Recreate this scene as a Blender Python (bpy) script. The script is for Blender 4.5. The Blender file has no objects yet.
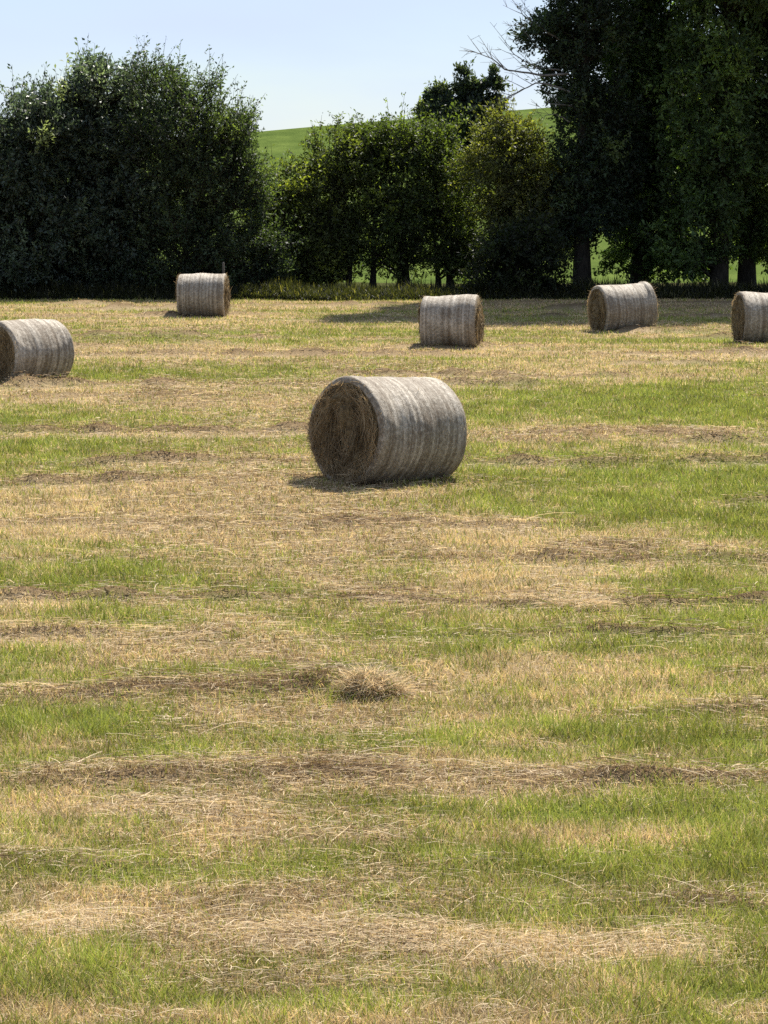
import bpy, math, random
import numpy as np
from mathutils import Vector

R = np.random.default_rng(11)
random.seed(4)
C = bpy.context.scene.collection
PI = math.pi

# ---------------------------------------------------------------- camera maths
F, W, HT, HOR = 2600.0, 768, 1024, 195.0
H = 3.4
KF = F / 1480
PITCH = math.atan((512 - HOR) / F)
cp, sp = math.cos(PITCH), math.sin(PITCH)


def ray(px, py):
    x, y = (px - 384) / F, (512 - py) / F
    return np.array([x, cp + y * sp, -sp + y * cp])


def ground_at(px, py, z=0.0):
    d = ray(px, py)
    t = (z - H) / d[2]
    return np.array([d[0] * t, d[1] * t, z])


def at_depth(px, py, Y):
    d = ray(px, py)
    t = Y / d[1]
    return np.array([d[0] * t, Y, H + d[2] * t])


# ---------------------------------------------------------------- helpers
def unit(v):
    return v / np.maximum(np.linalg.norm(v, axis=-1, keepdims=True), 1e-9)


def vnoise(x, y, seed=0.0):
    x = np.asarray(x, dtype=np.float64); y = np.asarray(y, dtype=np.float64)
    xi, yi = np.floor(x), np.floor(y)
    fx, fy = x - xi, y - yi
    fx, fy = fx * fx * (3 - 2 * fx), fy * fy * (3 - 2 * fy)

    def h(i, j):
        v = np.sin(i * 127.1 + j * 311.7 + seed * 74.7) * 43758.5453
        return v - np.floor(v)
    a, b, c, d = h(xi, yi), h(xi + 1, yi), h(xi, yi + 1), h(xi + 1, yi + 1)
    return (a * (1 - fx) + b * fx) * (1 - fy) + (c * (1 - fx) + d * fx) * fy


def mesh_object(name, verts, quads, mat, parent=None, col=None, smooth=False, tris=None):
    verts = np.asarray(verts, dtype=np.float32).reshape(-1, 3)
    quads = np.asarray(quads, dtype=np.int32).reshape(-1, 4)
    me = bpy.data.meshes.new(name)
    nq = len(quads)
    nt = 0 if tris is None else len(tris)
    me.vertices.add(len(verts))
    me.vertices.foreach_set('co', verts.ravel())
    loops = quads.ravel()
    starts = np.arange(nq, dtype=np.int32) * 4
    if nt:
        tris = np.asarray(tris, dtype=np.int32).reshape(-1, 3)
        loops = np.concatenate([loops, tris.ravel()])
        starts = np.concatenate([starts, nq * 4 + np.arange(nt, dtype=np.int32) * 3])
    me.loops.add(len(loops))
    me.polygons.add(nq + nt)
    me.loops.foreach_set('vertex_index', loops.astype(np.int32))
    me.polygons.foreach_set('loop_start', starts.astype(np.int32))
    if smooth:
        me.polygons.foreach_set('use_smooth', np.ones(nq + nt, dtype=bool))
    me.update(calc_edges=True)
    if col is not None:
        col = np.asarray(col, dtype=np.float32).reshape(-1, 3)
        rgba = np.concatenate([col, np.ones((len(col), 1), np.float32)], 1)
        ca = me.color_attributes.new('col', 'FLOAT_COLOR', 'POINT')
        ca.data.foreach_set('color', rgba.ravel())
    me.materials.append(mat)
    o = bpy.data.objects.new(name, me)
    C.objects.link(o)
    if parent is not None:
        o.parent = parent
    return o


def tag(o, label=None, cat=None, group=None, kind=None):
    if label: o['label'] = label
    if cat: o['category'] = cat
    if group: o['group'] = group
    if kind: o['kind'] = kind
    return o


def empty(name, loc, rz=0.0):
    o = bpy.data.objects.new(name, None)
    o.location = [float(v) for v in loc]
    o.rotation_euler = (0, 0, rz)
    o.empty_display_size = .2
    C.objects.link(o)
    return o


class Geo:
    """collects quads with optional point colours"""
    def __init__(s):
        s.v, s.q, s.c, s.n = [], [], [], 0

    def add(s, v, q, c=None):
        v = np.asarray(v).reshape(-1, 3)
        s.v.append(v); s.q.append(np.asarray(q).reshape(-1, 4) + s.n)
        if c is not None:
            s.c.append(np.broadcast_to(np.asarray(c), (len(v), 3)))
        s.n += len(v)

    def tube(s, pts, rad, k=6, c=None):
        pts = np.asarray(pts, float); n = len(pts)
        rad = np.broadcast_to(np.asarray(rad, float), (n,))
        tan = unit(np.gradient(pts, axis=0))
        ref = np.array([0.31, 0.22, 0.92]) if abs(tan[0][2]) < .8 else np.array([.9, .35, .1])
        a = unit(np.cross(tan, ref)); b = np.cross(tan, a)
        ph = np.arange(k) / k * 2 * PI
        ring = pts[:, None] + rad[:, None, None] * (np.cos(ph)[None, :, None] * a[:, None] + np.sin(ph)[None, :, None] * b[:, None])
        i = np.arange(n - 1)[:, None] * k; j = np.arange(k)[None]
        q = np.stack([i + j, i + (j + 1) % k, i + k + (j + 1) % k, i + k + j], -1)
        s.add(ring, q, c)

    def build(s, name, mat, parent=None, smooth=False):
        return mesh_object(name, np.concatenate(s.v), np.concatenate(s.q), mat, parent,
                           np.concatenate(s.c) if s.c else None, smooth)


def ribbons(base, direc, side, length, width, bend, cols, segs=2, tip=.15):
    """curved ribbons: returns verts, quads, colours. all arrays are (n, ...)"""
    n = len(base)
    t = np.linspace(0, 1, segs + 1)
    L = length[:, None, None]
    p = base[:, None] + direc[:, None] * L * t[None, :, None] + bend[:, None] * L * (t ** 2)[None, :, None]
    w = width[:, None] * (1 - (1 - tip) * t[None] ** 1.3) * .5
    a = p - side[:, None] * w[..., None]
    b = p + side[:, None] * w[..., None]
    v = np.stack([a, b], 2).reshape(n, -1, 3)
    nv = v.shape[1]
    i = np.arange(n)[:, None] * nv; k = np.arange(segs)[None] * 2
    q = np.stack([i + k, i + k + 1, i + k + 3, i + k + 2], -1)
    c = np.repeat(cols[:, None], nv, 1)
    return v.reshape(-1, 3), q.reshape(-1, 4), c.reshape(-1, 3)


# ---------------------------------------------------------------- materials
def new_mat(name):
    m = bpy.data.materials.new(name)
    m.use_nodes = True
    nt = m.node_tree
    nt.nodes.clear()
    out = nt.nodes.new('ShaderNodeOutputMaterial')
    return m, nt, out


def N(nt, typ, **kw):
    n = nt.nodes.new(typ)
    for k, v in kw.items():
        setattr(n, k, v)
    return n


def leafy(name, transl=.35, rough=.6, spec=.3, tcol=(1.25, 1.3, .6)):
    """point colour -> glossy leaf mixed with light passing through"""
    m, nt, out = new_mat(name)
    at = N(nt, 'ShaderNodeAttribute', attribute_name='col')
    p = N(nt, 'ShaderNodeBsdfPrincipled')
    p.inputs['Roughness'].default_value = rough
    p.inputs['Specular IOR Level'].default_value = spec
    tr = N(nt, 'ShaderNodeBsdfTranslucent')
    mul = N(nt, 'ShaderNodeMix', data_type='RGBA', blend_type='MULTIPLY')
    mul.inputs[0].default_value = 1
    mul.inputs[7].default_value = (*tcol, 1)
    mul.clamp_result = False
    mx = N(nt, 'ShaderNodeMixShader')
    mx.inputs[0].default_value = transl
    nt.links.new(at.outputs['Color'], p.inputs['Base Color'])
    nt.links.new(at.outputs['Color'], mul.inputs[6])
    nt.links.new(mul.outputs[2], tr.inputs['Color'])
    nt.links.new(p.outputs[0], mx.inputs[1])
    nt.links.new(tr.outputs[0], mx.inputs[2])
    nt.links.new(mx.outputs[0], out.inputs[0])
    return m


M_BLADE = leafy('grass_blades', .36, .7, .1, (1.15, 1.12, .78))
M_STRAW = leafy('dry_hay', .4, .7, .12, (1.1, 1, .8))
M_LEAF = leafy('tree_leaves', .45, .55, .3, (2.0, 2.1, .65))
M_WILLOW = leafy('grey_leaves', .45, .45, .45, (2.1, 2.2, 1.3))


def bark(name, c1, c2):
    m, nt, out = new_mat(name)
    tc = N(nt, 'ShaderNodeTexCoord')
    mp = N(nt, 'ShaderNodeMapping'); mp.inputs['Scale'].default_value = (9, 9, 2)
    no = N(nt, 'ShaderNodeTexNoise'); no.inputs['Scale'].default_value = 1.5; no.inputs['Detail'].default_value = 6
    cr = N(nt, 'ShaderNodeValToRGB')
    cr.color_ramp.elements[0].position = .35; cr.color_ramp.elements[0].color = (*c1, 1)
    cr.color_ramp.elements[1].position = .68; cr.color_ramp.elements[1].color = (*c2, 1)
    bp = N(nt, 'ShaderNodeBump'); bp.inputs['Strength'].default_value = .6; bp.inputs['Distance'].default_value = .03
    p = N(nt, 'ShaderNodeBsdfPrincipled'); p.inputs['Roughness'].default_value = .9; p.inputs['Specular IOR Level'].default_value = .2
    L = nt.links.new
    L(tc.outputs['Object'], mp.inputs[0]); L(mp.outputs[0], no.inputs['Vector'])
    L(no.outputs['Fac'], cr.inputs[0]); L(cr.outputs[0], p.inputs['Base Color'])
    L(no.outputs['Fac'], bp.inputs['Height']); L(bp.outputs[0], p.inputs['Normal']); L(p.outputs[0], out.inputs[0])
    return m


M_BARK = bark('bark', (.014, .012, .009), (.040, .034, .026))
M_DEAD = bark('dead_wood', (.09, .08, .07), (.2, .185, .17))
M_POST = bark('weathered_timber', (.05, .045, .038), (.12, .11, .095))


def field_material():
    m, nt, out = new_mat('mown_field')
    L = nt.links.new
    at = N(nt, 'ShaderNodeAttribute', attribute_name='col')
    tc = N(nt, 'ShaderNodeTexCoord')
    mp = N(nt, 'ShaderNodeMapping'); mp.inputs['Scale'].default_value = (1, 1.8, 1)
    L(tc.outputs['Object'], mp.inputs[0])
    n1 = N(nt, 'ShaderNodeTexNoise'); n1.inputs['Scale'].default_value = 22; n1.inputs['Detail'].default_value = 8; n1.inputs['Roughness'].default_value = .75
    L(mp.outputs[0], n1.inputs['Vector'])
    r1 = N(nt, 'ShaderNodeMapRange'); r1.inputs[1].default_value = .3; r1.inputs[2].default_value = .7
    r1.inputs[3].default_value = .5; r1.inputs[4].default_value = 1.4
    L(n1.outputs['Fac'], r1.inputs[0])
    mul = N(nt, 'ShaderNodeMix', data_type='RGBA', blend_type='MULTIPLY'); mul.inputs[0].default_value = 1; mul.clamp_result = False
    L(at.outputs['Color'], mul.inputs[6]); L(r1.outputs[0], mul.inputs[7])
    bp = N(nt, 'ShaderNodeBump'); bp.inputs['Strength'].default_value = .8; bp.inputs['Distance'].default_value = .03
    L(n1.outputs['Fac'], bp.inputs['Height'])
    p = N(nt, 'ShaderNodeBsdfPrincipled'); p.inputs['Roughness'].default_value = .9; p.inputs['Specular IOR Level'].default_value = 0
    L(mul.outputs[2], p.inputs['Base Color']); L(bp.outputs[0], p.inputs['Normal']); L(p.outputs[0], out.inputs[0])
    return m


def meadow_material():
    m, nt, out = new_mat('green_meadow')
    L = nt.links.new
    tc = N(nt, 'ShaderNodeTexCoord')
    mp = N(nt, 'ShaderNodeMapping'); mp.inputs['Scale'].default_value = (.35, .12, 1)
    L(tc.outputs['Object'], mp.inputs[0])
    n1 = N(nt, 'ShaderNodeTexNoise'); n1.inputs['Scale'].default_value = 1; n1.inputs['Detail'].default_value = 9; n1.inputs['Roughness'].default_value = .7
    L(mp.outputs[0], n1.inputs['Vector'])
    cr = N(nt, 'ShaderNodeValToRGB')
    e = cr.color_ramp.elements
    e[0].position = .3; e[0].color = (.042, .066, .017, 1)
    e[1].position = .7; e[1].color = (.10, .133, .034, 1)
    L(n1.outputs['Fac'], cr.inputs[0])
    n2 = N(nt, 'ShaderNodeTexNoise'); n2.inputs['Scale'].default_value = 6; n2.inputs['Detail'].default_value = 6
    L(tc.outputs['Object'], n2.inputs['Vector'])
    bp = N(nt, 'ShaderNodeBump'); bp.inputs['Strength'].default_value = 1; bp.inputs['Distance'].default_value = .15
    L(n2.outputs['Fac'], bp.inputs['Height'])
    p = N(nt, 'ShaderNodeBsdfPrincipled'); p.inputs['Roughness'].default_value = .9; p.inputs['Specular IOR Level'].default_value = 0
    L(cr.outputs[0], p.inputs['Base Color']); L(bp.outputs[0], p.inputs['Normal']); L(p.outputs[0], out.inputs[0])
    return m


def net_material():
    """bale net over hay: stripes round the drum, pale mottling, brown hay showing between"""
    m, nt, out = new_mat('bale_net')
    L = nt.links.new
    tc = N(nt, 'ShaderNodeTexCoord'); oi = N(nt, 'ShaderNodeObjectInfo')
    sep = N(nt, 'ShaderNodeSeparateXYZ'); L(tc.outputs['Object'], sep.inputs[0])
    rw = N(nt, 'ShaderNodeMath', operation='MULTIPLY'); rw.inputs[1].default_value = 37; L(oi.outputs['Random'], rw.inputs[0])
    # stripes along the axis
    st = N(nt, 'ShaderNodeTexNoise', noise_dimensions='2D'); st.inputs['Scale'].default_value = 1; st.inputs['Detail'].default_value = 4; st.inputs['Roughness'].default_value = .65
    cmb = N(nt, 'ShaderNodeCombineXYZ')
    sx = N(nt, 'ShaderNodeMath', operation='MULTIPLY'); sx.inputs[1].default_value = 15; L(sep.outputs['X'], sx.inputs[0])
    L(sx.outputs[0], cmb.inputs[0]); L(rw.outputs[0], cmb.inputs[1]); L(cmb.outputs[0], st.inputs['Vector'])
    # mottling
    mo = N(nt, 'ShaderNodeTexNoise', noise_dimensions='4D'); mo.inputs['Scale'].default_value = 24; mo.inputs['Detail'].default_value = 8; mo.inputs['Roughness'].default_value = .8
    L(tc.outputs['Object'], mo.inputs['Vector']); L(rw.outputs[0], mo.inputs['W'])
    big = N(nt, 'ShaderNodeTexNoise', noise_dimensions='4D'); big.inputs['Scale'].default_value = 2.2; big.inputs['Detail'].default_value = 3
    L(tc.outputs['Object'], big.inputs['Vector']); L(rw.outputs[0], big.inputs['W'])
    # fine threads
    mp = N(nt, 'ShaderNodeMapping'); mp.inputs['Scale'].default_value = (160, 22, 22); L(tc.outputs['Object'], mp.inputs[0])
    th = N(nt, 'ShaderNodeTexNoise'); th.inputs['Scale'].default_value = 1; th.inputs['Detail'].default_value = 4; L(mp.outputs[0], th.inputs['Vector'])
    a = N(nt, 'ShaderNodeMath', operation='MULTIPLY_ADD'); a.inputs[1].default_value = .78; L(st.outputs['Fac'], a.inputs[0])
    b = N(nt, 'ShaderNodeMath', operation='MULTIPLY_ADD'); b.inputs[1].default_value = 1.15; b.inputs[2].default_value = 0; L(mo.outputs['Fac'], b.inputs[0])
    c2 = N(nt, 'ShaderNodeMath', operation='MULTIPLY_ADD'); c2.inputs[1].default_value = .6; L(big.outputs['Fac'], c2.inputs[0]); L(b.outputs[0], c2.inputs[2])
    d2 = N(nt, 'ShaderNodeMath', operation='MULTIPLY_ADD'); d2.inputs[1].default_value = .63; L(th.outputs['Fac'], d2.inputs[0]); L(c2.outputs[0], d2.inputs[2])
    L(d2.outputs[0], a.inputs[2])
    cr = N(nt, 'ShaderNodeValToRGB')
    e = cr.color_ramp.elements
    e[0].position = .40; e[0].color = (.07, .052, .035, 1)
    e[1].position = .62; e[1].color = (.48, .425, .35, 1)
    for pos, colr in ((.455, (.14, .105, .07)), (.505, (.18, .148, .11)), (.555, (.295, .255, .20))):
        x = e.new(pos); x.color = (*colr, 1)
    half = N(nt, 'ShaderNodeMath', operation='MULTIPLY'); half.inputs[1].default_value = 1 / 3.0; L(a.outputs[0], half.inputs[0])
    L(half.outputs[0], cr.inputs[0])
    bp = N(nt, 'ShaderNodeBump'); bp.inputs['Strength'].default_value = .7; bp.inputs['Distance'].default_value = .012
    L(a.outputs[0], bp.inputs['Height'])
    p = N(nt, 'ShaderNodeBsdfPrincipled'); p.inputs['Roughness'].default_value = .7; p.inputs['Specular IOR Level'].default_value = .25
    L(cr.outputs[0], p.inputs['Base Color']); L(bp.outputs[0], p.inputs['Normal']); L(p.outputs[0], out.inputs[0])
    return m


def hay_end_material():
    m, nt, out = new_mat('packed_hay')
    L = nt.links.new
    tc = N(nt, 'ShaderNodeTexCoord')
    no = N(nt, 'ShaderNodeTexNoise'); no.inputs['Scale'].default_value = 14; no.inputs['Detail'].default_value = 8; no.inputs['Roughness'].default_value = .75
    L(tc.outputs['Object'], no.inputs['Vector'])
    cr = N(nt, 'ShaderNodeValToRGB'); e = cr.color_ramp.elements
    e[0].position = .35; e[0].color = (.05, .036, .02, 1); e[1].position = .7; e[1].color = (.24, .18, .10, 1)
    L(no.outputs['Fac'], cr.inputs[0])
    bp = N(nt, 'ShaderNodeBump'); bp.inputs['Distance'].default_value = .03; L(no.outputs['Fac'], bp.inputs['Height'])
    p = N(nt, 'ShaderNodeBsdfPrincipled'); p.inputs['Roughness'].default_value = .9; p.inputs['Specular IOR Level'].default_value = .1
    L(cr.outputs[0], p.inputs['Base Color']); L(bp.outputs[0], p.inputs['Normal']); L(p.outputs[0], out.inputs[0])
    return m


M_FIELD, M_MEADOW, M_NET, M_END = field_material(), meadow_material(), net_material(), hay_end_material()

# ---------------------------------------------------------------- ground cover pattern (world metres)
# pixel anchors are turned once into patches of ground: centre, half length, half width, slant, kind, strength
_P = [
    # far field
    (384, 306, 420, 6, 0, 't', .9), (200, 322, 260, 9, 0, 't', .5), (120, 340, 130, 5, 0, 'g', .7), (150, 343, 110, 2, 0, 'd', .6),
    (560, 352, 220, 10, 0, 't', .6), (250, 356, 120, 6, 0, 't', .8), (180, 378, 140, 9, 0, 'g', .9), (640, 372, 160, 8, 0, 't', .7),
    (60, 396, 110, 6, 0, 't', .9), (160, 397, 60, 4, 0, 'd', .4), (620, 404, 190, 14, 0, 'g', 1.), (640, 436, 170, 8, 0, 't', .8), (610, 438, 150, 4, 4, 'd', .7),
    (90, 420, 130, 9, 0, 'g', .8), (220, 408, 100, 6, 4, 't', .8), (140, 450, 190, 14, 0, 'g', .8), (620, 472, 200, 22, 0, 'g', .85),
    (250, 455, 80, 10, 0, 't', .4), (700, 455, 90, 8, 0, 't', .6),
    (170, 502, 230, 16, 0, 't', 1.), (420, 525, 120, 9, 2, 't', .9), (380, 526, 70, 5, 0, 'd', .8), (600, 553, 60, 6, 0, 'd', .8), (610, 545, 180, 14, 0, 't', .8),
    (640, 510, 160, 12, 0, 'g', .5), (90, 530, 160, 12, 0, 't', .8), (300, 545, 150, 10, 0, 't', .7),
    (110, 575, 160, 14, 4, 'g', .8), (180, 607, 150, 15, 2, 'g', 1.), (560, 590, 60, 14, 0, 's', .5), (690, 600, 100, 14, 0, 'g', .9), (440, 585, 130, 12, 0, 't', .7),
    (400, 630, 100, 12, 0, 'g', .5), (560, 640, 150, 14, 0, 'g', .7), (90, 645, 110, 9, -4, 's', .6), (230, 655, 130, 6, 4, 't', .7),
    (170, 672, 150, 9, 0, 'g', .7), (600, 676, 180, 14, 0, 't', .9), (215, 692, 195, 6, 3, 'd', 1.), (30, 690, 40, 9, 0, 's', .6),
    (330, 712, 130, 9, 0, 't', .8), (600, 704, 170, 10, 0, 't', .6), (60, 722, 90, 12, 0, 'g', .9), (280, 742, 160, 10, 0, 'g', .6), (600, 728, 190, 12, -4, 'g', .8),
    (120, 752, 140, 8, 0, 'g', .5), (320, 779, 110, 7, 0, 'd', 1.), (90, 778, 110, 8, 0, 'd', .7), (620, 785, 180, 8, 2, 'd', .9), (520, 770, 120, 8, 0, 't', .6),
    (175, 815, 85, 9, -3, 's', 1.), (520, 812, 220, 10, 0, 'g', .95), (40, 808, 60, 8, 0, 't', .8), (560, 840, 130, 9, 0, 't', .9), (100, 838, 120, 8, 0, 't', .5),
    (130, 872, 150, 20, 0, 'g', .85), (420, 868, 200, 18, 0, 'g', 1.), (690, 860, 90, 18, 0, 'g', .7), (600, 905, 200, 10, 0, 'd', .35), 
    (40, 923, 70, 12, 0, 's', 1.), (520, 946, 250, 15, -2, 's', 1.), (230, 945, 110, 12, -10, 's', .7), (740, 915, 60, 16, 0, 'd', .6),
    (560, 990, 150, 14, 0, 't', .6), (80, 985, 110, 22, 0, 'g', .5), (640, 1012, 110, 12, 0, 'g', .7), (230, 1010, 120, 14, 0, 'g', .4),
]
PATCHES = []
for px, py, hw, hh, sl, kind, st in _P:
    c = ground_at(px, py)
    up, dn = ground_at(px, py - hh)[1], ground_at(px, py + hh)[1]
    l, r = ground_at(px - hw, py + sl), ground_at(px + hw, py - sl)
    PATCHES.append((c[0], c[1], hw * c[1] / F, (up - dn) / 2, (r[1] - l[1]) / (r[0] - l[0]), kind, st))


# raked rows of left-over hay: distance, slant, half width, strength, wobble seed
ROWS = []
_y = 11.6
_rr = np.random.default_rng(77)
while _y < 82:
    ROWS.append((_y, _rr.normal(0, .012), _rr.uniform(.08, .17) * (1 + _y / 50), _rr.uniform(.6, 1.1), _rr.uniform(0, 90)))
    _y += _rr.uniform(.7, 1.5) * (1 + _y / 28)


def cover(X, Y):
    """green, pale straw and brown thatch amounts (0..1) at points of the field"""
    sc = np.clip(Y / 24, .45, 2.2)
    n1 = vnoise(X / (6 * sc) + 41, Y / (1.0 * sc), 1)
    n2 = vnoise(X / (3.0 * sc) + 17, Y / (.5 * sc) + 9, 2)
    n3 = vnoise(X / .45, Y / .4, 3)
    g = .42 - .022 * np.clip(X, -8, 8) * np.clip(10 / Y, .3, 1) + .45 * (n1 - .42) + .95 * (n2 - .45) + .4 * (n3 - .5) + .6 * (vnoise(X / (1.8 * sc), Y / (.26 * sc), 15) - .5)
    s = np.clip((vnoise(X / (2.4 * sc) + 31, Y / (.55 * sc), 5) - .68) * 2.2, 0, 1) * .5
    d = np.clip((vnoise(X / (2.0 * sc) + 77, Y / (.5 * sc), 6) - .72) * 2.4, 0, 1) * .6
    wy = (vnoise(X / .9, Y / .5, 7) - .5) + .6 * (vnoise(X / .25, Y / .2, 8) - .5)
    wx = (vnoise(X / 1.5, Y / .6, 9) - .5)
    for cx, cy, hx, hy, sl, kind, st in PATCHES:
        near = np.abs(Y - cy) < 3.2 * hy + abs(sl) * hx * 1.3 + .4
        if not near.any():
            continue
        dx = (X[near] - cx) / hx + wx[near] * .7
        dy = (Y[near] - cy - sl * (X[near] - cx)) / hy + wy[near] * 1.3
        w = st * np.exp(-dx ** 4 - dy ** 2)
        if kind == 'g':
            g[near] += w * .52; s[near] *= 1 - .8 * w; d[near] *= 1 - .6 * w
        elif kind == 't':
            g[near] -= w * .62
        elif kind == 's':
            s[near] += w * (.75 + .5 * (n3[near] - .5)); g[near] -= w * .45
        else:
            d[near] += w * (.75 + 1.0 * (n2[near] - .5)); g[near] -= w * .35
    for i, (ry, sl, hw, st, sd) in enumerate(ROWS):
        near = np.abs(Y - ry) < hw * 3 + 1.2
        if not near.any():
            continue
        x = X[near]
        off = ry + sl * x + .5 * (vnoise(x / 4.5 + sd, 0 * x + i, 71) - .5) * min(1, ry / 25) + .22 * (vnoise(x / .8 + sd, 0 * x + i, 72) - .5)
        amp = st * np.clip((vnoise(x / 3.2 + sd, 0 * x + i, 73) - .37) * 3.0, 0, 1) * (.45 + .9 * vnoise(x / .35 + sd, Y[near] / .3, 74))
        wgt = amp * np.exp(-((Y[near] - off) / hw) ** 2)
        d[near] = np.maximum(d[near], wgt)
        lip = amp * np.exp(-((Y[near] - off + hw * 2.1) / (hw * 1.2)) ** 2)
        s[near] = np.maximum(s[near], .42 * lip); g[near] -= .4 * np.maximum(wgt, lip * .6)
    g = np.clip(g, -.15, 1.15) + .5 * (vnoise(X / .3, Y / .3, 12) - .5)
    g = np.clip((g - .12) / .76, 0, 1)
    return np.clip(g, 0, 1), np.clip(s, 0, 1), np.clip(d, 0, 1)


def relief(X, Y):
    z = .06 * (vnoise(X / 9, Y / 8, 21) - .5) + .05 * (vnoise(X / 2.2, Y / 1.3, 22) - .5)
    return z * np.clip((Y - 2) / 4, 0, 1)


def ground_z(X, Y, s, d):
    return relief(X, Y) + .11 * d * (.3 + vnoise(X / .45, Y / .4, 33)) * (1 + np.clip((Y - 16) / 40, 0, .8)) + .025 * s


GREEN = np.array([.195, .232, .056]); TAN = np.array([.475, .352, .20]); STRAW = np.array([.68, .555, .37]); BROWN = np.array([.185, .125, .072])
HEDGE_Y = ground_at(384, 300)[1]

# ---------------------------------------------------------------- field
def field():
    xs = np.concatenate([[-320, -160, -80, -45], np.arange(-28, 28.01, .12), [45, 80, 160, 320]])
    ys = [8.0]
    while ys[-1] < HEDGE_Y + 14:
        ys.append(ys[-1] + max(.035, ys[-1] * .0055))
    ys = np.concatenate([[-220, -80, -20, 0, 4], ys])
    X, Y = np.meshgrid(xs, ys)
    x, y = X.ravel(), Y.ravel()
    g, s, d = cover(x, y)
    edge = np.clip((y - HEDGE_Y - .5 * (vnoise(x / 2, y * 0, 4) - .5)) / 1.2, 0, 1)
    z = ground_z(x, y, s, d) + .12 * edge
    z[y > HEDGE_Y + 12] -= .25
    col = TAN * .5 + (GREEN * .55 - TAN * .5) * g[:, None]
    col = col + (STRAW * .8 - col) * (s * .7)[:, None]
    col = col + (BROWN * .6 - col) * (d * .9)[:, None]
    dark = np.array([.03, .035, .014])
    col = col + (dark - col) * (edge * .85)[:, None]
    nx = len(xs)
    i = np.arange(len(ys) - 1)[:, None] * nx; j = np.arange(nx - 1)[None]
    q = np.stack([i + j, i + j + 1, i + nx + j + 1, i + nx + j], -1)
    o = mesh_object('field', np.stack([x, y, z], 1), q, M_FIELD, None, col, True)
    tag(o, kind='structure')


field()


def hill():
    xs = np.concatenate([[-400, -250, -150], np.arange(-100, 101, 2.), [150, 250, 400]])
    ys = np.concatenate([np.arange(HEDGE_Y + 11, 160, 1.5), np.arange(160, 330, 4.), [360, 420, 520]])
    X, Y = np.meshgrid(xs, ys)
    x, y = X.ravel(), Y.ravel()
    t = np.clip((y - HEDGE_Y - 18) / 140, 0, 1); t = t * t * (3 - 2 * t)
    crest = 9.7 + .078 * np.clip(x, -120, 120) + .5 * (vnoise(x / 25, y / 40, 14) - .5)
    z = -.12 + .15 * np.clip((y - HEDGE_Y - 11) / 4, 0, 1) + crest * t + .006 * np.clip(y - HEDGE_Y - 11, 0, 40)
    z -= np.clip(y - HEDGE_Y - 165, 0, 300) * .03
    nx = len(xs)
    i = np.arange(len(ys) - 1)[:, None] * nx; j = np.arange(nx - 1)[None]
    q = np.stack([i + j, i + j + 1, i + nx + j + 1, i + nx + j], -1)
    tag(mesh_object('hill', np.stack([x, y, z], 1), q, M_MEADOW, None, None, True), kind='structure')


hill()

# ---------------------------------------------------------------- bales
BALE = [  # px of the middle, py of the ground line, axis angle, diameter, length, tilt, seed, label
    (386, 484, 43, 1.31, 1.40, 3.4, 1, 'large grey net-wrapped hay bale standing alone in the middle of the field'),
    (27, 384, 45, 1.21, 1.26, 0, 2, 'hay bale cut off by the left edge with its dark end turned to the viewer'),
    (203, 317, -3.5, 1.28, 1.30, 0, 3, 'smallest round bale sitting just before the dark bushes'),
    (451, 348, -10, 1.22, 1.23, 0, 4, 'round bale with shaded flank and narrow sunlit right end, behind the big middle bale'),
    (623, 333, 19, 1.25, 1.34, -2.5, 5, 'round bale with a raised net edge on its right, before the tall trees'),
    (765, 344, 7.5, 1.25, 1.26, 0, 6, 'hay bale cut off by the right edge of the photo'),
]
BALE_FOOT = []


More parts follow.
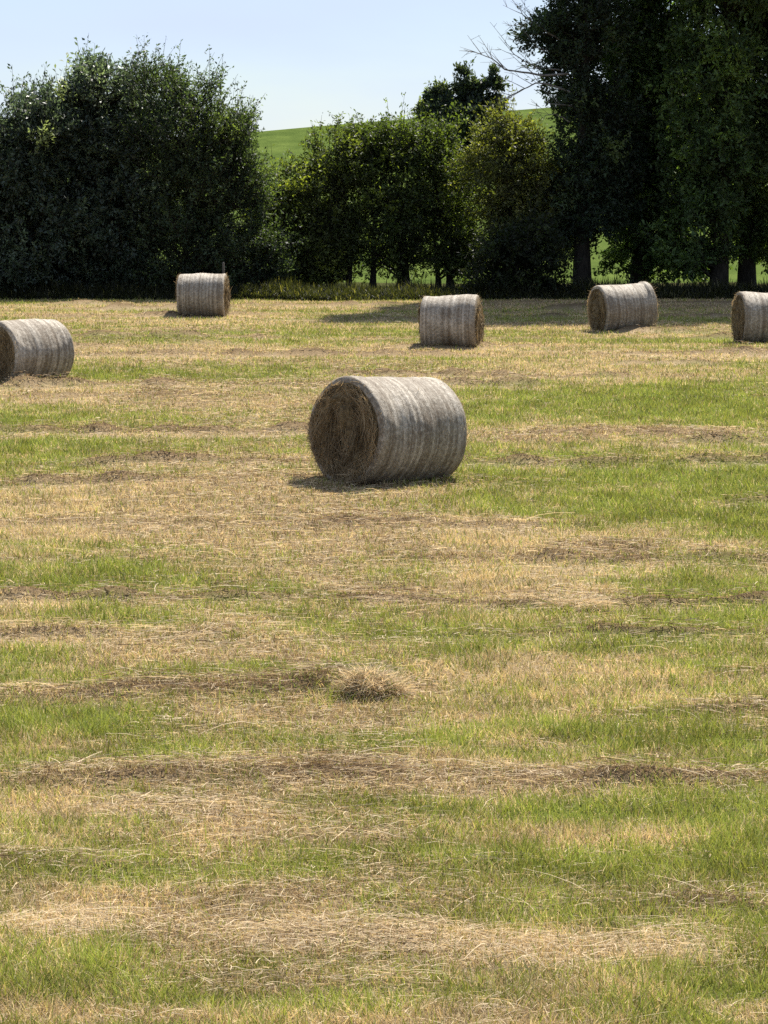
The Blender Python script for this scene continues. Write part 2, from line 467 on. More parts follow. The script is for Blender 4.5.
def make_bale(px, py, ang, D, Ln, tilt, seed, label):
    rg = np.random.default_rng(100 + seed)
    Rr = D / 2
    g0 = ground_at(px, py)
    # py is the front foot line: step back by the drum's own overhang
    loc = np.array([g0[0], g0[1], 0.0]); loc += unit(np.array([g0[0], g0[1], 0])) * .12
    BALE_FOOT.append((loc[0], loc[1], math.radians(ang), Rr, Ln))
    root = empty('hay_bale', (loc[0], loc[1], -.02), math.radians(ang))
    root.rotation_euler[1] = math.radians(tilt)
    tag(root, label, 'hay bale', 'round hay bales in the field')
    K = 128
    ph = np.arange(K) / K * 2 * PI
    ax = list(np.linspace(-Ln / 2 + .03, Ln / 2 - .03, 54))
    prof = [(-Ln / 2 - .004, Rr - .075), (-Ln / 2 - .004, Rr - .045), (-Ln / 2 + .006, Rr - .016)] + [(a, Rr) for a in ax] + \
           [(Ln / 2 - .006, Rr - .016), (Ln / 2 + .004, Rr - .045), (Ln / 2 + .004, Rr - .075)]
    prof = np.array(prof)
    lift = np.zeros(len(prof))
    lift += .007 * (vnoise(prof[:, 0] * 5, 0 * prof[:, 0] + seed, 41) - .5) + .006 * (vnoise(prof[:, 0] * 22, 0 * prof[:, 0] + seed, 42) - .5)
    if seed == 5:
        lift += np.where(prof[:, 0] > Ln / 2 - .13, .03, 0)
    A, P = prof[:, 0][:, None], ph[None]
    lump = .05 * (vnoise(A * 2.2 + 9, np.cos(P) * 1.5 + seed * 3, 43) - .5) + .03 * (vnoise(A * 3 + 5, np.sin(P) * 2.2 + seed * 3, 44) - .5) \
        + .008 * (vnoise(A * 16, P * 9 + seed, 45) - .5)
    rad = prof[:, 1][:, None] + lift[:, None] + lump
    y = np.cos(P) * rad; z = np.sin(P) * rad
    z = np.where(z < -Rr * .90, -Rr * .90 + (z + Rr * .90) * .45, z)      # settled on its own weight
    z = z * .985 + Rr * .955
    wob = .02 * (vnoise(np.cos(P) * 2 + seed, np.sin(P) * 2, 46) - .5)
    x = np.broadcast_to(A, y.shape) + wob * np.sign(A) * (np.abs(A) / (Ln / 2)) ** 3
    n = len(prof)
    i = np.arange(n - 1)[:, None] * K; j = np.arange(K)[None]
    q = np.stack([i + j, i + (j + 1) % K, i + K + (j + 1) % K, i + K + j], -1)
    m = 260                                     # straws pulled through the net
    ii, jj = rg.integers(4, n - 4, m), rg.integers(0, K, m)
    outw = np.stack([np.zeros(m), np.cos(ph[jj]), np.sin(ph[jj])], 1)
    tang = np.stack([np.zeros(m), -np.sin(ph[jj]), np.cos(ph[jj])], 1)
    dr = unit(tang * rg.choice([-1, 1], m)[:, None] + rg.normal(0, .45, (m, 3)) + outw * rg.uniform(0, .5, (m, 1)))
    v, qq, c = ribbons(np.stack([x[ii, jj], y[ii, jj], z[ii, jj]], 1) + outw * .004, dr, unit(np.cross(dr, outw) + rg.normal(0, .2, (m, 3))), rg.uniform(.03, .11, m),
                       rg.uniform(.003, .006, m), -outw * .3, np.array([.5, .41, .28]) * rg.uniform(.25, .85, (m, 1)), 3, .4)
    v[:, 2] = np.maximum(v[:, 2], .01)
    nv = n * K
    net = mesh_object('net_wrap', np.concatenate([np.stack([x, y, z], -1).reshape(-1, 3), v]), np.concatenate([q.reshape(-1, 4), qq + nv]), M_NET, root,
                      np.concatenate([np.full((nv, 3), .3), c]), True)
    net.data.materials.append(M_STRAW)
    mi = np.zeros(len(net.data.polygons), np.int32); mi[(n - 1) * K:] = 1
    net.data.polygons.foreach_set('material_index', mi)
    # hay ends
    for sgn in (-1, 1):
        rings = 44
        ri = np.linspace(.001, 1, rings)[:, None]
        edge = 0 if sgn < 0 else n - 1
        ry = (y[edge] * 1.0)[None] * ri
        rz = Rr * .955 + (z[edge] - Rr * .955)[None] * ri
        bulge = sgn * (.035 * (1 - ri ** 2) + .11 * (vnoise(ry * 5 + seed, rz * 2, 47) - .5) + .05 * (vnoise(ry * 13 + seed, rz * 4, 48) - .5)) * np.clip((1 - ri) * 6, 0, 1)
        spir = vnoise(ri * 9 + ph[None] / (2 * PI) + .8 * vnoise(ry * 3, rz * 3, 50), 3 * np.cos(ph)[None] + 0 * ri + seed, 54)
        rx = x[edge][None] + bulge + sgn * .05 * (spir - .5) * np.clip((1 - ri) * 6, 0, 1)
        q = []
        i = np.arange(rings - 1)[:, None] * K; j = np.arange(K)[None]
        q = np.stack([i + j, i + (j + 1) % K, i + K + (j + 1) % K, i + K + j], -1)
        if sgn > 0:
            pass
        face = mesh_object('hay_end', np.stack([rx, ry, rz], -1), q, M_END, root, None, True)
        # strands wound round and hanging on the end
        m = 2400 if seed == 1 else 1000
        rr = np.sqrt(rg.random(m)) * (Rr - .075); pp = rg.random(m) * 2 * PI
        by, bz = np.cos(pp) * rr, Rr * .955 + np.sin(pp) * rr
        tang = np.stack([np.zeros(m), -np.sin(pp), np.cos(pp)], 1)
        down = np.stack([rg.normal(0, .05, m), rg.normal(0, .45, m), -np.ones(m)], 1)
        f = (rg.random(m) < .3)[:, None]
        dr = unit(np.where(f, down, tang * np.where(rg.random(m) < .5, 1, -1)[:, None] + rg.normal(0, .3, (m, 3)) * [.15, 1, 1]))
        xx = sgn * (Ln / 2 + .015 + np.clip(.11 * (vnoise(by * 5 + seed, bz * 2, 47) - .4), -.03, .035) + rg.random(m) * .012)
        side = unit(np.cross(dr, np.array([1., 0, 0])) + rg.normal(0, .5, (m, 3)))
        ln = rg.uniform(.12, .42, m) * np.where(f[:, 0], 1.2, .7)
        ln = np.minimum(ln, (Rr - rr) * 1.0 + .02)
        br = (vnoise(rr * 14 + pp / (2 * PI) + vnoise(by * 3, bz * 3, 50), 2.5 * np.cos(pp) + seed, 49) * 1.15 + rg.random(m) * .45)[:, None]
        cc = np.array([.10, .07, .038]) + (np.array([.42, .32, .19]) - np.array([.10, .07, .038])) * np.clip(br - .32, 0, 1)
        bend = rg.normal(0, .12, (m, 3)) + np.stack([sgn * rg.uniform(-.1, .18, m), np.zeros(m), -.1 * np.ones(m)], 1)
        v, qq, c = ribbons(np.stack([xx, by, bz], 1), dr, side, ln, rg.uniform(.006, .016, m), bend, cc, 5)
        v[:, 2] = np.maximum(v[:, 2], .01)
        hv, hq, hc = v, qq, c
        # frayed rim
        m = 150
        pp = rg.random(m) * 2 * PI
        jj = (pp / (2 * PI) * K).astype(int) % K
        e2 = 2 if sgn < 0 else n - 3
        b = np.stack([x[e2][jj] + sgn * rg.uniform(-.02, .015, m), y[e2][jj], z[e2][jj]], 1)
        outw = np.stack([sgn * rg.uniform(.1, 1.2, m), np.cos(pp), np.sin(pp)], 1)
        dr = unit(outw + rg.normal(0, .8, (m, 3)))
        side = unit(np.cross(dr, rg.normal(0, 1, (m, 3))))
        cc = np.array([.45, .36, .23]) * rg.uniform(.5, 1.1, (m, 1))
        v, qq, c = ribbons(b, dr, side, rg.uniform(.02, .085, m), rg.uniform(.003, .007, m), rg.normal(0, .3, (m, 3)), cc, 3)
        v[:, 2] = np.maximum(v[:, 2], .01)
        mesh_object('hay_strands', np.concatenate([hv, v]), np.concatenate([hq, qq + len(hv)]), M_STRAW, face, np.concatenate([hc, c]))


for b in BALE:
    make_bale(*b)


def inside_bale(X, Y, shrink=.0):
    m = np.zeros(len(X), bool)
    for bx, by, a, r, l in BALE_FOOT:
        dx, dy = X - bx, Y - by
        u = dx * math.cos(a) + dy * math.sin(a); v = -dx * math.sin(a) + dy * math.cos(a)
        m |= (np.abs(u) < l / 2 - shrink) & (np.abs(v) < r * .42)
    return m


# ---------------------------------------------------------------- grass and stubble
def sample_field(n, y0=8.7, y1=HEDGE_Y + .8):
    Y = np.exp(R.uniform(math.log(y0), math.log(y1), n))
    X = R.uniform(-1, 1, n) * (Y * 384 / F * 1.1 + 1.5)
    return X, Y


def stubble():
    n = 1050000
    X, Y = sample_field(n)
    keep = ~inside_bale(X, Y)
    X, Y = X[keep], Y[keep]; n = len(X)
    g, s, d = cover(X, Y)
    keep = R.random(n) > np.maximum(.6 * s, .35 * d)
    X, Y, g, s, d = X[keep], Y[keep], g[keep], s[keep], d[keep]; n = len(X)
    isg = R.random(n) < .10 + .70 * g
    far = np.clip(Y / 11.5, 1, 8)
    tuft = .6 * vnoise(X / .14, Y / .14, 51) + .6 * vnoise(X / .5, Y / .45, 52)
    hgt = (1 - .45 * d) * np.where(isg, R.uniform(.045, .11, n), R.uniform(.03, .085, n)) * (.35 + 1.15 * tuft)
    wid = np.where(isg, .0054, .0046) * far ** .75 * R.uniform(.7, 1.3, n)
    az = R.random(n) * 2 * PI
    lean = np.where(isg, R.normal(.35, .25, n), R.normal(.7, .5, n))
    dr = unit(np.stack([np.cos(az) * lean, np.sin(az) * lean, np.ones(n)], 1))
    az2 = R.random(n) * 2 * PI
    side = np.stack([np.cos(az2), np.sin(az2), np.zeros(n)], 1)
    bend = np.stack([np.cos(az) * .35, np.sin(az) * .35, -.25 * np.ones(n)], 1) * R.uniform(0, 1, (n, 1))
    v1 = R.random((n, 1))
    tone = vnoise(X / .35, Y / .35, 53)[:, None]
    v1 = np.clip(v1 * .75 + .7 * (tone - .35), 0, 1.2)
    gcol = GREEN * (.55 + 1.0 * v1) + np.array([.09, .05, .0]) * R.random((n, 1)) ** 2
    tcol = TAN * (.50 + 1.0 * v1) + (STRAW - TAN) * (R.random((n, 1)) < .2)
    tcol = np.where((R.random(n) < .75 * d)[:, None], BROWN * (.6 + .8 * v1), tcol)
    cols = np.where(isg[:, None], gcol, tcol)
    base = np.stack([X, Y, ground_z(X, Y, s, d) - .004], 1)
    v, q, c = ribbons(base, dr, side, hgt, wid, bend, cols, 2)
    tag(mesh_object('stubble', v, q, M_BLADE, None, c), 'short mown grass and dry stubble over the field', 'grass', None, 'stuff')


stubble()


def loose_hay():
    n = 560000
    X, Y = sample_field(n, 8.7, 76)
    g, s, d = cover(X, Y)
    keep = (R.random(n) < .09 + .9 * s + .95 * d - .08 * g) & ~inside_bale(X, Y)
    X, Y, g, s, d = X[keep], Y[keep], g[keep], s[keep], d[keep]; n = len(X)
    far = np.clip(Y / 11.5, 1, 8)
    long_ = R.random(n) < .012
    ln = np.where(long_, R.uniform(.14, .34, n), R.uniform(.03, .12, n))
    az = np.where(R.random(n) < .4, R.normal(0, .5, n) + PI * (R.random(n) < .5), R.random(n) * 2 * PI)
    el = np.abs(R.normal(0, .22, n))
    dr = np.stack([np.cos(az) * np.cos(el), np.sin(az) * np.cos(el), np.sin(el)], 1)
    side = unit(np.cross(dr, unit(R.normal(0, .6, (n, 3)) + [0, 0, 1])))
    bend = np.stack([R.normal(0, .4, n), R.normal(0, .4, n), -np.sin(el) * R.uniform(.6, 1.3, n)], 1)
    wid = np.where(long_, .0034, .0032) * far ** .75 * R.uniform(.7, 1.35, n)
    pile = s * .05 + d * .06
    base = np.stack([X, Y, ground_z(X, Y, s, d) + .008 + R.random(n) * (pile + .02)], 1)
    v1 = R.random((n, 1))
    cols = STRAW * (.55 + .6 * v1)
    cols = np.where((R.random(n) < .25)[:, None], TAN * (.6 + .6 * v1), cols)
    cols = np.where((R.random(n) < .85 * d)[:, None], BROWN * (.5 + 1.0 * v1), cols)
    cols = np.where(long_[:, None], STRAW * (.8 + .4 * v1), cols)
    v, q, c = ribbons(base, dr, side, ln, wid, bend, cols, 3, .5)
    tag(mesh_object('loose_hay', v, q, M_STRAW, None, c), 'pale loose hay left lying in rows across the field', 'hay', None, 'stuff')


loose_hay()


def hay_tuft(name, px, py, r, h, n, label, seed, pale=.5):
    rg = np.random.default_rng(seed)
    p = ground_at(px, py)
    root = empty(name, (p[0], p[1], 0))
    tag(root, label, 'hay tuft')
    th = rg.random(n) * 2 * PI; rad = np.sqrt(rg.random(n)) * r
    hh = h * np.sqrt(np.clip(1 - (rad / r) ** 2, 0, 1)) * rg.random(n) * .5 * (.6 + .8 * vnoise(np.cos(th) * rad * 9, np.sin(th) * rad * 9, seed))
    b = np.stack([np.cos(th) * rad, np.sin(th) * rad * .7, hh], 1)
    ta = rg.random(n) * 2 * PI
    dr = unit(np.stack([np.cos(ta), np.sin(ta), rg.uniform(.1, 2.0, n) * (h / .2)], 1))
    bend = np.stack([np.cos(ta) * .3, np.sin(ta) * .3, -rg.uniform(.1, .7, n)], 1)
    side = unit(np.cross(dr, rg.normal(0, 1, (n, 3))))
    v1 = rg.random((n, 1))
    cc = np.where(rg.random((n, 1)) < pale, STRAW * (.5 + .7 * v1), TAN * (.5 + .7 * v1))
    cc = np.where(rg.random((n, 1)) < .12, GREEN * (.5 + .5 * v1), cc)
    v, q, c = ribbons(b, dr, side, rg.uniform(.07, .20, n), rg.uniform(.004, .0065, n), bend, cc, 4, .4)
    v[:, 2] = np.maximum(v[:, 2], .004)
    hv, hq, hc = v, q, c
    m = 12
    th = rg.random(m) * 2 * PI
    dr = unit(np.stack([np.cos(th), np.sin(th), rg.uniform(.4, 1.4, m)], 1))
    v, q, c = ribbons(np.stack([np.cos(th) * r * .5, np.sin(th) * r * .4, np.full(m, h * .5)], 1), dr, unit(np.cross(dr, [0, 1., 0]) + 1e-6), rg.uniform(.1, .26, m),
                      np.full(m, .0045), np.stack([np.cos(th) * .3, np.sin(th) * .3, -rg.uniform(.3, 1.2, m)], 1), STRAW * rg.uniform(.7, 1.1, (m, 1)), 5, .4)
    mesh_object('hay_mound', np.concatenate([hv, v]), np.concatenate([hq, q + len(hv)]), M_STRAW, root, np.concatenate([hc, c]))


hay_tuft('hay_clump', 373, 697, .19, .30, 2400, 'upright clump of uncut hay at the end of the dark row below the middle bale', 5, .85)
hay_tuft('hay_clump', 575, 606, .28, .08, 2200, 'pale fluffy tuft of dry grass below and right of the middle bale', 6, .9)


# ---------------------------------------------------------------- trees
def crown_leaves(starts, dirs, lens, K, size, cols, droop, rg, ctone=None):
    """leaves set along shoots; returns verts, quads, colours"""
    S = len(starts)
    t = rg.uniform(.08, 1.0, (S, K))
    pos = starts[:, None] + dirs[:, None] * (lens[:, None] * t)[..., None] + rg.normal(0, .045, (S, K, 3))
    pos = pos.reshape(-1, 3); n = len(pos)
    d = unit(np.repeat(dirs, K, 0) * .6 + rg.normal(0, .75, (n, 3)) + np.array([0, 0, -droop]))
    nrm = unit(np.cross(d, rg.normal(0, 1, (n, 3))))
    sd = np.cross(d, nrm)
    L = size * rg.uniform(.6, 1.35, n)[:, None]
    Wd = L * rg.uniform(.34, .5, n)[:, None]
    fold = nrm * L * .12
    v = np.stack([pos, pos + d * L * .5 + sd * Wd * .5 + fold, pos + d * L, pos + d * L * .5 - sd * Wd * .5 + fold], 1)
    q = np.arange(n * 4).reshape(n, 4)
    br = rg.uniform(.65, 1.4, (n, 1)) * np.repeat(rg.uniform(.8, 1.2, (S, 1)) * (1 if ctone is None else ctone[:, None]), K, 0)
    hue = 0 if ctone is None else np.clip(np.repeat(ctone[:, None], K, 0) - 1.05, 0, 1)
    c = cols * br * (1 + hue * np.array([.5, .25, -.3])) + np.array([.008, .006, 0]) * rg.random((n, 1)) ** 3
    return v.reshape(-1, 3), q, np.repeat(c, 4, 0)


DENS = {'tall trees on the right of the hedgerow': 1.35, 'small trees in the middle of the hedgerow': 1.25}


def tree(name, label, cat, group, base_px, Y, blobs, leaf, size=.10, depth=1.0, dens=1.0, trunk_r=.14, mat=None, droop=.25,
         shoots=13, K=15, spiky=.25, lean_px=None, seed=1, trunks=1, clus=.8, base_z=None, low=False):
    Y = Y * KF; dens *= 2.3 * DENS.get(group, 1)
    rg = np.random.default_rng(seed)
    ppm = F / Y
    p0 = at_depth(base_px, 290, Y)
    bz = 0.05 if base_z is None else base_z
    root = empty(name, (p0[0], Y, bz))
    tag(root, label, cat, group)
    O = np.array([p0[0], Y, bz])
    cen, wts = [], []
    for (bx, by, rx, rz, *dy) in blobs:
        c = at_depth(bx, by, Y) - O
        c[1] += dy[0] if dy else 0
        ax = np.array([rx / ppm, rx / ppm * depth, rz / ppm])
        vol = ax[0] * ax[1] * ax[2] * 4.19
        k = max(20, int(dens * vol / (clus ** 3) * .55))
        u = unit(rg.normal(0, 1, (k, 3)))
        r = rg.random((k, 1)) ** .42
        pts = c + u * r * ax * .93
        cen.append(pts); wts.append(u * r)
    cen, wts = np.concatenate(cen), np.concatenate(wts)
    keep = cen[:, 2] > (.1 if low else .75)
    cen, wts = cen[keep], wts[keep]
    top = cen[:, 2].max()
    # trunk(s)
    wood = Geo()
    axes = []
    for tnum in range(trunks):
        ox = 0 if trunks == 1 else rg.uniform(-.5, .5) * trunks * .5
        tx = (at_depth(lean_px, 0, Y)[0] - O[0]) if lean_px is not None else rg.normal(0, .25) + ox
        zt = np.linspace(0, 1, 10)
        hx = top * .88
        tr = np.stack([ox * (1 - zt * .2) + (tx - ox) * zt + .10 * np.sin(zt * 5 + seed + tnum), .12 * np.sin(zt * 4 + seed * 2 + tnum) * zt, zt * hx - .15], 1)
        r = trunk_r * (1 - .86 * zt) * (1 + .55 * np.exp(-zt * 16)) / (1 if trunks == 1 else 1.3)
        wood.tube(tr, r, 10)
        axes.append(tr)
    # limbs to every clump of shoots
    for c in cen[:: 1]:
        tr = axes[rg.integers(len(axes))]
        zz = np.clip(c[2] - rg.uniform(.3, 1.0) * (.5 + .45 * math.hypot(c[0], c[1])), .35, top * .86)
        s0 = np.array([np.interp(zz, tr[:, 2], tr[:, 0]), np.interp(zz, tr[:, 2], tr[:, 1]), zz])
        mid = (s0 + c) / 2 + np.array([0, 0, .18 * np.linalg.norm(c - s0)]) + rg.normal(0, .12, 3)
        t = np.linspace(0, 1, 6)[:, None]
        pts = s0 * (1 - t) ** 2 + 2 * mid * t * (1 - t) + c * t ** 2
        rr = .012 + .018 * np.linalg.norm(c - s0)
        wood.tube(pts, np.linspace(min(rr, trunk_r * .6), .010, 6), 4)
    wood_o = wood.build('trunk', M_BARK, root, True)
    # shoots
    S = len(cen) * shoots
    cc = np.repeat(cen, shoots, 0); ww = np.repeat(wts, shoots, 0)
    tone = np.repeat(rg.uniform(.5, 1.0, len(cen)) + .9 * rg.random(len(cen)) ** 4, shoots)
    dirs = unit(ww * 1.0 + rg.normal(0, .75, (S, 3)) + np.array([0, 0, .35]))
    st = cc + rg.normal(0, clus * .24, (S, 3))
    ln = rg.uniform(.3, .7, S) * (clus / .8)
    outer = (np.linalg.norm(ww, axis=1) > .78) & (rg.random(S) < spiky)
    ln = np.where(outer, ln * rg.uniform(1.2, 2.3, S), ln)
    dirs = np.where(outer[:, None], unit(dirs + np.array([0, 0, .7])), dirs)
    if not low:
        keep = st[:, 2] > .42
    else:
        keep = st[:, 2] > .05
    st, dirs, ln = st[keep], dirs[keep], ln[keep]
    pts = np.stack([st, st + dirs * ln[:, None]], 1)
    side = unit(np.cross(dirs, rg.normal(0, 1, (len(st), 3))))
    v, q, c = crown_leaves(st, dirs, ln, K, size * 1.3, np.array(leaf), droop, rg, tone[keep])
    crown = mesh_object('crown', v, q, mat or M_LEAF, root, c)
    w = Geo()
    s2 = np.cross(dirs, side)
    a = np.stack([st + side * .009, st - side * .006 + s2 * .008, st - side * .006 - s2 * .008], 1)
    e = st + dirs * ln[:, None]
    bq = np.stack([e + side * .003, e - side * .003 + s2 * .003, e - side * .003 - s2 * .003], 1)
    vv = np.concatenate([a, bq], 1).reshape(-1, 3)
    ii = np.arange(len(st))[:, None] * 6
    qq = np.stack([np.concatenate([ii + k, ii + (k + 1) % 3, ii + 3 + (k + 1) % 3, ii + 3 + k], 1) for k in range(3)], 1).reshape(-1, 4)
    mesh_object('twigs', vv, qq, M_BARK, crown)
    return root, O


GREY = (.058, .080, .056); HAW = (.044, .066, .036); MID = (.068, .088, .028); ASH = (.068, .110, .040); IVY = (.020, .030, .014); FAR = (.045, .062, .050)
GL, GM, GR = 'bushes on the left of the hedgerow', 'small trees in the middle of the hedgerow', 'tall trees on the right of the hedgerow'

tree('grey_leaved_tree', 'dark grey-leaved bush at the left edge behind the cut-off bale', 'tree', GL, 20, 50,
     [(20, 165, 72, 66), (-35, 180, 60, 75), (25, 235, 85, 58), (55, 130, 42, 42), (10, 280, 80, 25)], GREY, .12, mat=M_WILLOW, seed=1, trunks=3, spiky=.4, low=True)
tree('grey_leaved_tree', 'grey-leaved bush with the tall thin topmost shoot against the sky', 'tree', GL, 105, 50.6,
     [(100, 135, 52, 62), (95, 92, 26, 36), (120, 190, 68, 68), (105, 250, 75, 50), (145, 105, 32, 32), (110, 285, 70, 22)], GREY, .12, mat=M_WILLOW, seed=2, trunks=3, spiky=.75, low=True)
tree('hawthorn', 'dense dark hawthorn with spiky top rising behind the smallest bale', 'tree', GL, 195, 50,
     [(190, 140, 58, 60), (215, 172, 48, 62), (168, 100, 32, 32), (200, 230, 66, 62), (235, 150, 22, 34), (195, 283, 66, 22), (250, 195, 20, 36), (256, 245, 22, 40), (262, 280, 24, 18)], HAW, .085, seed=3, trunks=2, spiky=.8, K=18, low=True)
tree('elder_bush', 'light green bush filling the dip where the hill shows', 'bush', None, 280, 51.5,
     [(286, 195, 26, 34), (272, 235, 28, 40), (302, 225, 26, 40), (278, 275, 32, 26), (310, 265, 24, 26)], (.095,.12,.034), .10, seed=4, trunks=2, spiky=.4, dens=2.0, low=True)
tree('field_maple', 'leafy small tree just right of the light green bush', 'tree', GM, 345, 52,
     [(315, 268, 34, 16), (328, 190, 36, 46), (322, 232, 42, 34), (348, 160, 28, 32), (330, 255, 42, 14), (340, 240, 34, 30)], MID, .10, seed=5, trunks=2, spiky=.3, dens=.9, trunk_r=.13, low=True)
tree('field_maple', 'small tree with feathery shoots topping the hedge in the middle', 'tree', GM, 386, 52.3,
     [(385, 172, 46, 48), (392, 215, 50, 40), (402, 148, 26, 22), (365, 150, 20, 28), (392, 255, 46, 14)], (.062, .088, .028), .10, seed=6, trunks=3, spiky=.3, dens=.9, trunk_r=.15)
tree('field_maple', 'small tree below the far pointed tree with thin bare stems', 'tree', GM, 440, 52.6,
     [(445, 178, 44, 48), (452, 220, 48, 36), (432, 152, 30, 26), (455, 256, 46, 13), (474, 258, 20, 22)], (.066, .092, .028), .10, seed=7, trunks=3, spiky=.4, dens=.9, trunk_r=.13)
tree('field_maple', 'yellow-green sunlit small tree beside the tall ivy-covered one', 'tree', GM, 515, 51.5,
     [(515, 182, 46, 50), (530, 222, 44, 40), (490, 160, 34, 32), (548, 190, 26, 36), (562, 205, 18, 45), (553, 228, 16, 22), (515, 140, 26, 22)], (.092, .102, .034), .10, seed=8, trunks=2, spiky=.4, trunk_r=.13)
tree('bramble_bush', 'low near-black bush under the yellow-green tree', 'bush', None, 520, 49.2,
     [(500, 268, 34, 30), (536, 266, 28, 32), (520, 252, 30, 28), (520, 290, 50, 12)], IVY, .11, seed=9, trunks=2, spiky=.15, dens=1.3, low=True)
tree('poplar', 'distant dark tree with pointed tops standing above the hedge', 'tree', None, 462, 70,
     [(462, 98, 5, 36), (476, 101, 5, 34), (494, 104, 5, 36), (442, 112, 15, 24), (428, 120, 12, 16), (465, 128, 36, 22), (465, 160, 30, 30)], FAR, .16, seed=10, depth=1.1,
     spiky=.1, dens=.8, trunk_r=.2, base_z=.3, clus=.42, droop=-.2)

iv, ivO = tree('ivy_covered_tree', 'tall ivy-covered tree with bare dead branches reaching left into the sky', 'tree', GR, 585, 51,
     [(552, 28, 28, 30), (610, 130, 30, 60), (605, 195, 30, 50), (600, -200, 60, 60), (600, -290, 60, 60, -2.5), (610, -380, 60, 60, -3), (568, 75, 20, 40), (578, 118, 22, 40), (590, 20, 38, 50), (592, 175, 34, 50), (588, 214, 36, 32), (575, -40, 42, 45), (585, -110, 40, 50)],
     (.036, .056, .034), .12, seed=11, spiky=.25, dens=1.15, trunk_r=.24, lean_px=578)
tree('ash_tree', 'broad dark ash tree right of the ivy-covered one, behind the tilted bale', 'tree', GR, 640, 52.5,
     [(640, 60, 58, 70), (632, 140, 52, 55), (645, 205, 55, 48), (655, 258, 50, 16), (650, -40, 70, 60), (640, -130, 60, 70), (640, -220, 60, 60), (640, -310, 60, 60, -3), (650, -400, 60, 60, -3), (670, 110, 40, 60), (668, 190, 36, 60)], ASH, .135, seed=12, spiky=.2, trunk_r=.24, dens=.85)
tree('ash_tree', 'tall tree whose thick straight trunk stands left of the last bale', 'tree', GR, 717, 50.5,
     [(708, 75, 50, 60), (715, 150, 52, 55), (702, 212, 46, 42), (728, -40, 68, 60), (728, -140, 62, 70), (720, -230, 60, 60), (730, -320, 60, 60, -3), (730, -410, 60, 60, -3), (690, 258, 44, 13)], ASH, .135, seed=13, spiky=.2, trunk_r=.24, dens=.8, lean_px=735)
tree('ash_tree', 'tall tree at the right edge with its dark trunk nearest the last bale', 'tree', GR, 744, 51.5,
     [(775, 80, 52, 75), (770, 165, 50, 60), (765, 228, 44, 32), (790, -30, 70, 80), (780, -140, 65, 80), (780, -240, 60, 60), (780, -330, 60, 60, -3), (790, -420, 60, 60, -3)], (.078, .122, .038), .12, seed=14, spiky=.2, trunk_r=.24, dens=.85, lean_px=742)
tree('ash_tree', 'tall tree continuing the wood past the right edge', 'tree', GR, 850, 50.5,
     [(850, 100, 65, 90), (850, 200, 60, 70), (855, -60, 80, 100), (850, -190, 70, 80), (850, -310, 70, 80, -3), (860, -420, 70, 60, -3)], ASH, .15, seed=15, spiky=.2, trunk_r=.24, dens=.7, shoots=11, K=15)
tree('grey_leaved_tree', 'grey-leaved bush continuing the hedgerow past the left edge', 'tree', GL, -85, 50,
     [(-95, 175, 60, 70), (-95, 245, 65, 50), (-140, 200, 50, 70)], GREY, .14, mat=M_WILLOW, seed=16, trunks=3, low=True, dens=.8)

# dead branches of the ivy-covered tree
def dead(pts_px, r0, Y, sub=6, seed=0):
    rg = np.random.default_rng(seed)
    gm = Geo()
    P = np.array([at_depth(x, y, Y * KF) - ivO + np.array([0, -.5 * i, 0]) * .3 for i, (x, y) in enumerate(pts_px)])
    t = np.linspace(0, len(P) - 1, len(P) * 4)
    S = np.stack([np.interp(t, np.arange(len(P)), P[:, k]) for k in range(3)], 1)
    S[1:-1] += rg.normal(0, .03, (len(S) - 2, 3))
    S = np.concatenate([S[:1], (S[:-2] + S[1:-1] * 2 + S[2:]) / 4, S[-1:]])
    gm.tube(S, np.linspace(r0, .006, len(S)), 6)
    for k in range(sub):
        i = rg.integers(3, len(S) - 1)
        tn = unit(S[i] - S[i - 1])
        d = unit(tn * .8 + np.array([-.1, rg.normal(0, .4), rg.choice([-.3, .6, .9]) + rg.normal(0, .2)]))
        L = rg.uniform(.35, 1.1)
        u = np.linspace(0, 1, 6)[:, None]
        b = S[i] + d * L * u + np.array([-.15, 0, rg.normal(.1, .15)]) * u ** 2 * L
        gm.tube(b, np.linspace(r0 * .35, .005, 6), 4)
        for kk in range(2):
            j = rg.integers(2, 5)
            d2 = unit(d + rg.normal(0, .7, 3))
            gm.tube(b[j] + d2 * rg.uniform(.2, .45) * np.linspace(0, 1, 4)[:, None], np.linspace(.008, .004, 4), 3)
    gm.build('dead_branch', M_DEAD, iv, True)


dead([(568, 74), (545, 76), (525, 73), (505, 71), (495, 62), (480, 54), (463, 51)], .045, 50.6, 9, 1)
dead([(570, 92), (548, 84), (535, 84), (522, 90), (510, 98), (502, 99)], .038, 50.6, 7, 2)
dead([(560, 70), (540, 68), (525, 64), (512, 52), (505, 43)], .03, 50.8, 7, 3)
dead([(560, 40), (540, 28), (524, 16), (514, 5)], .035, 50.8, 8, 4)
dead([(572, 106), (556, 104), (545, 102)], .03, 50.6, 3, 5)
dead([(570, 122), (556, 114), (545, 116), (541, 124)], .02, 50.6, 3, 6)
dead([(566, 55), (545, 50), (528, 44), (516, 40)], .022, 50.8, 6, 7)


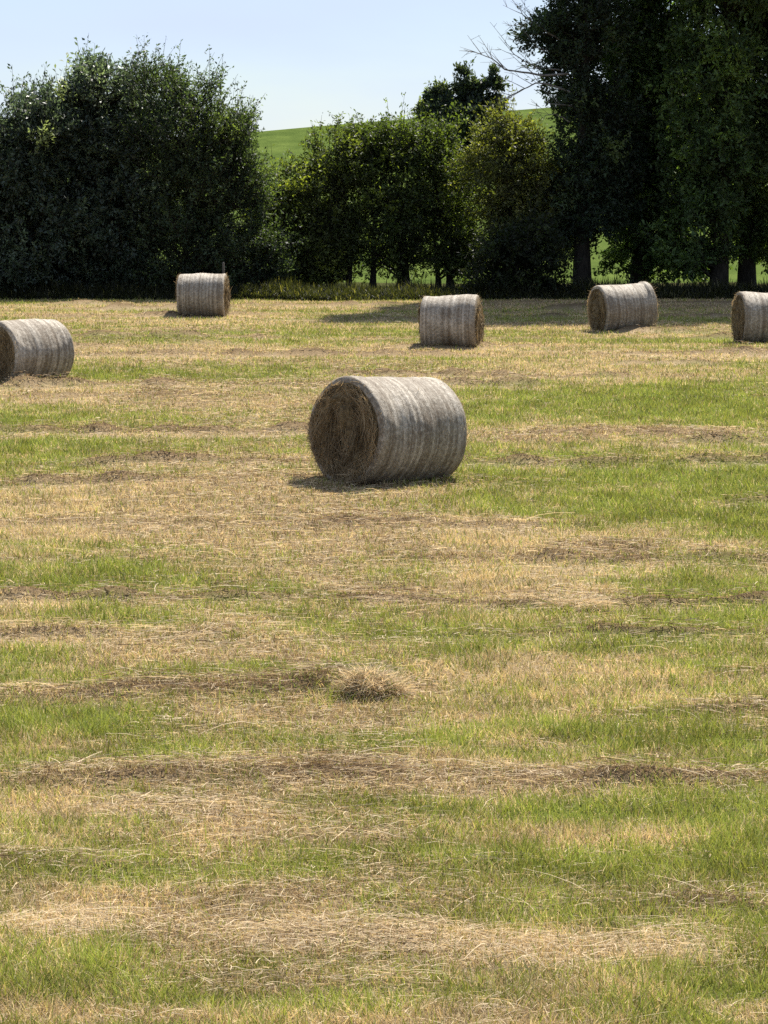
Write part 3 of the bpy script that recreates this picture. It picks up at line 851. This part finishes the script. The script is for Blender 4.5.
# ---------------------------------------------------------------- hedge bottom
def undergrowth():
    n = 100000
    X = R.uniform(-24, 24, n)
    dn = vnoise(X / 2.2, X * 0 + 4, 61)
    Y = HEDGE_Y + .5 * (dn - .5) + np.abs(R.normal(0, 1.6, n))
    hgt = R.uniform(.06, .48, n) * (.55 + .9 * vnoise(X / 1.1, Y / 1.1, 62)) * np.clip(.5 + (Y - HEDGE_Y) * .9, .4, 1.3)
    az = R.random(n) * 2 * PI
    lean = R.normal(.3, .3, n)
    dr = unit(np.stack([np.cos(az) * lean, np.sin(az) * lean, np.ones(n)], 1))
    side = np.stack([np.cos(az + 1.2), np.sin(az + 1.2), np.zeros(n)], 1)
    bend = np.stack([np.cos(az) * .4, np.sin(az) * .4, -.3 * np.ones(n)], 1) * R.uniform(0, 1, (n, 1))
    tall = R.random(n) < .05
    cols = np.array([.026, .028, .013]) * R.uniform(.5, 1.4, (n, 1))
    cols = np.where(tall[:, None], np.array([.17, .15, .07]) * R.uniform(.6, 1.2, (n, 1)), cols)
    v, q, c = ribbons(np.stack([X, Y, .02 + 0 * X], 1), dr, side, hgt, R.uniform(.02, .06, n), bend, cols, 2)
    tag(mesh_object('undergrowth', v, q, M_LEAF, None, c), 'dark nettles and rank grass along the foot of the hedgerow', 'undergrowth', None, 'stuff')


undergrowth()


def fence_post(px, py0, py1, Y, label, seed):
    Y = Y * KF
    a, b = at_depth(px, py0, Y), at_depth(px, py1, Y)
    root = empty('fence_post', (a[0], Y, 0))
    tag(root, label, 'fence post', 'old posts along the hedgerow')
    g = Geo()
    h = b[2]
    rg = np.random.default_rng(seed)
    zz = np.array([0, .02, h * .5, h - .05, h - .012, h])
    g.tube(np.stack([rg.normal(0, .004, 6) + zz * .02, zz * -.015, zz], 1), [.045, .045, .043, .042, .034, .003], 9)
    g.build('post_shaft', M_POST, root, True)
    for z in (h * .45, h * .8):
        w = Geo()
        t = np.linspace(0, 2 * PI, 11)
        w.tube(np.stack([np.cos(t) * .048 + z * .02, np.sin(t) * .048 - z * .015, np.full(11, z)], 1), .004, 4)
        w.build('wire_tie', M_DEAD, root)


fence_post(678, 292, 266, 54, 'weathered grey fence post between the tall tree trunks', 1)
fence_post(223, 296, 262, 48.0, 'thin grey fence post just behind the smallest bale', 3)

# ---------------------------------------------------------------- light, sky, camera
AZ, EL = math.radians(26), math.radians(53)
sdir = Vector((math.sin(AZ) * math.cos(EL), math.cos(AZ) * math.cos(EL), math.sin(EL)))
sun = bpy.data.lights.new('sun', 'SUN')
sun.energy = 5.0; sun.angle = math.radians(.53); sun.color = (1, .95, .86)
so = bpy.data.objects.new('sun', sun); C.objects.link(so)
so.rotation_euler = sdir.to_track_quat('Z', 'Y').to_euler()
so.location = (20, 20, 40)

w = bpy.data.worlds.new('World'); bpy.context.scene.world = w
w.use_nodes = True
nt = w.node_tree; nt.nodes.clear()
out = N(nt, 'ShaderNodeOutputWorld'); bg = N(nt, 'ShaderNodeBackground')
sky = N(nt, 'ShaderNodeTexSky', sky_type='NISHITA')
sky.sun_disc = False; sky.sun_elevation = EL; sky.sun_rotation = AZ
sky.air_density = 1.0; sky.dust_density = .2; sky.ozone_density = 3
bg.inputs['Strength'].default_value = .05
# thin high cloud
tc = N(nt, 'ShaderNodeTexCoord')
mp = N(nt, 'ShaderNodeMapping'); mp.inputs['Scale'].default_value = (2.2, 2.2, 9)
no = N(nt, 'ShaderNodeTexNoise'); no.inputs['Scale'].default_value = 1.6; no.inputs['Detail'].default_value = 5; no.inputs['Roughness'].default_value = .5
mr = N(nt, 'ShaderNodeMapRange'); mr.inputs[1].default_value = .40; mr.inputs[2].default_value = .66; mr.inputs[3].default_value = .3; mr.inputs[4].default_value = 1.0
mix = N(nt, 'ShaderNodeMix', data_type='RGBA'); mix.inputs[7].default_value = (5.9, 6.9, 9.2, 1); mix.clamp_result = False
L = nt.links.new
L(tc.outputs['Generated'], mp.inputs[0]); L(mp.outputs[0], no.inputs['Vector']); L(no.outputs['Fac'], mr.inputs[0])
L(mr.outputs[0], mix.inputs[0]); L(sky.outputs[0], mix.inputs[6]); L(mix.outputs[2], bg.inputs[0]); L(bg.outputs[0], out.inputs[0])

cam = bpy.data.cameras.new('camera')
co = bpy.data.objects.new('camera', cam); C.objects.link(co)
cam.sensor_fit = 'VERTICAL'; cam.sensor_height = 36; cam.sensor_width = 27
cam.lens = 36 * F / HT
cam.clip_start = .1; cam.clip_end = 3000
co.location = (0, 0, H); co.rotation_euler = (PI / 2 - PITCH, 0, 0)
sc = bpy.context.scene
sc.camera = co
sc.view_settings.view_transform = 'Standard'; sc.view_settings.look = 'None'
sc.view_settings.gamma = 1; sc.view_settings.use_curve_mapping = False
sc.view_settings.exposure = 1.22
sc.cycles.max_bounces = 6; sc.cycles.diffuse_bounces = 3; sc.cycles.transmission_bounces = 3; sc.cycles.glossy_bounces = 2
sc.cycles.use_denoising = False
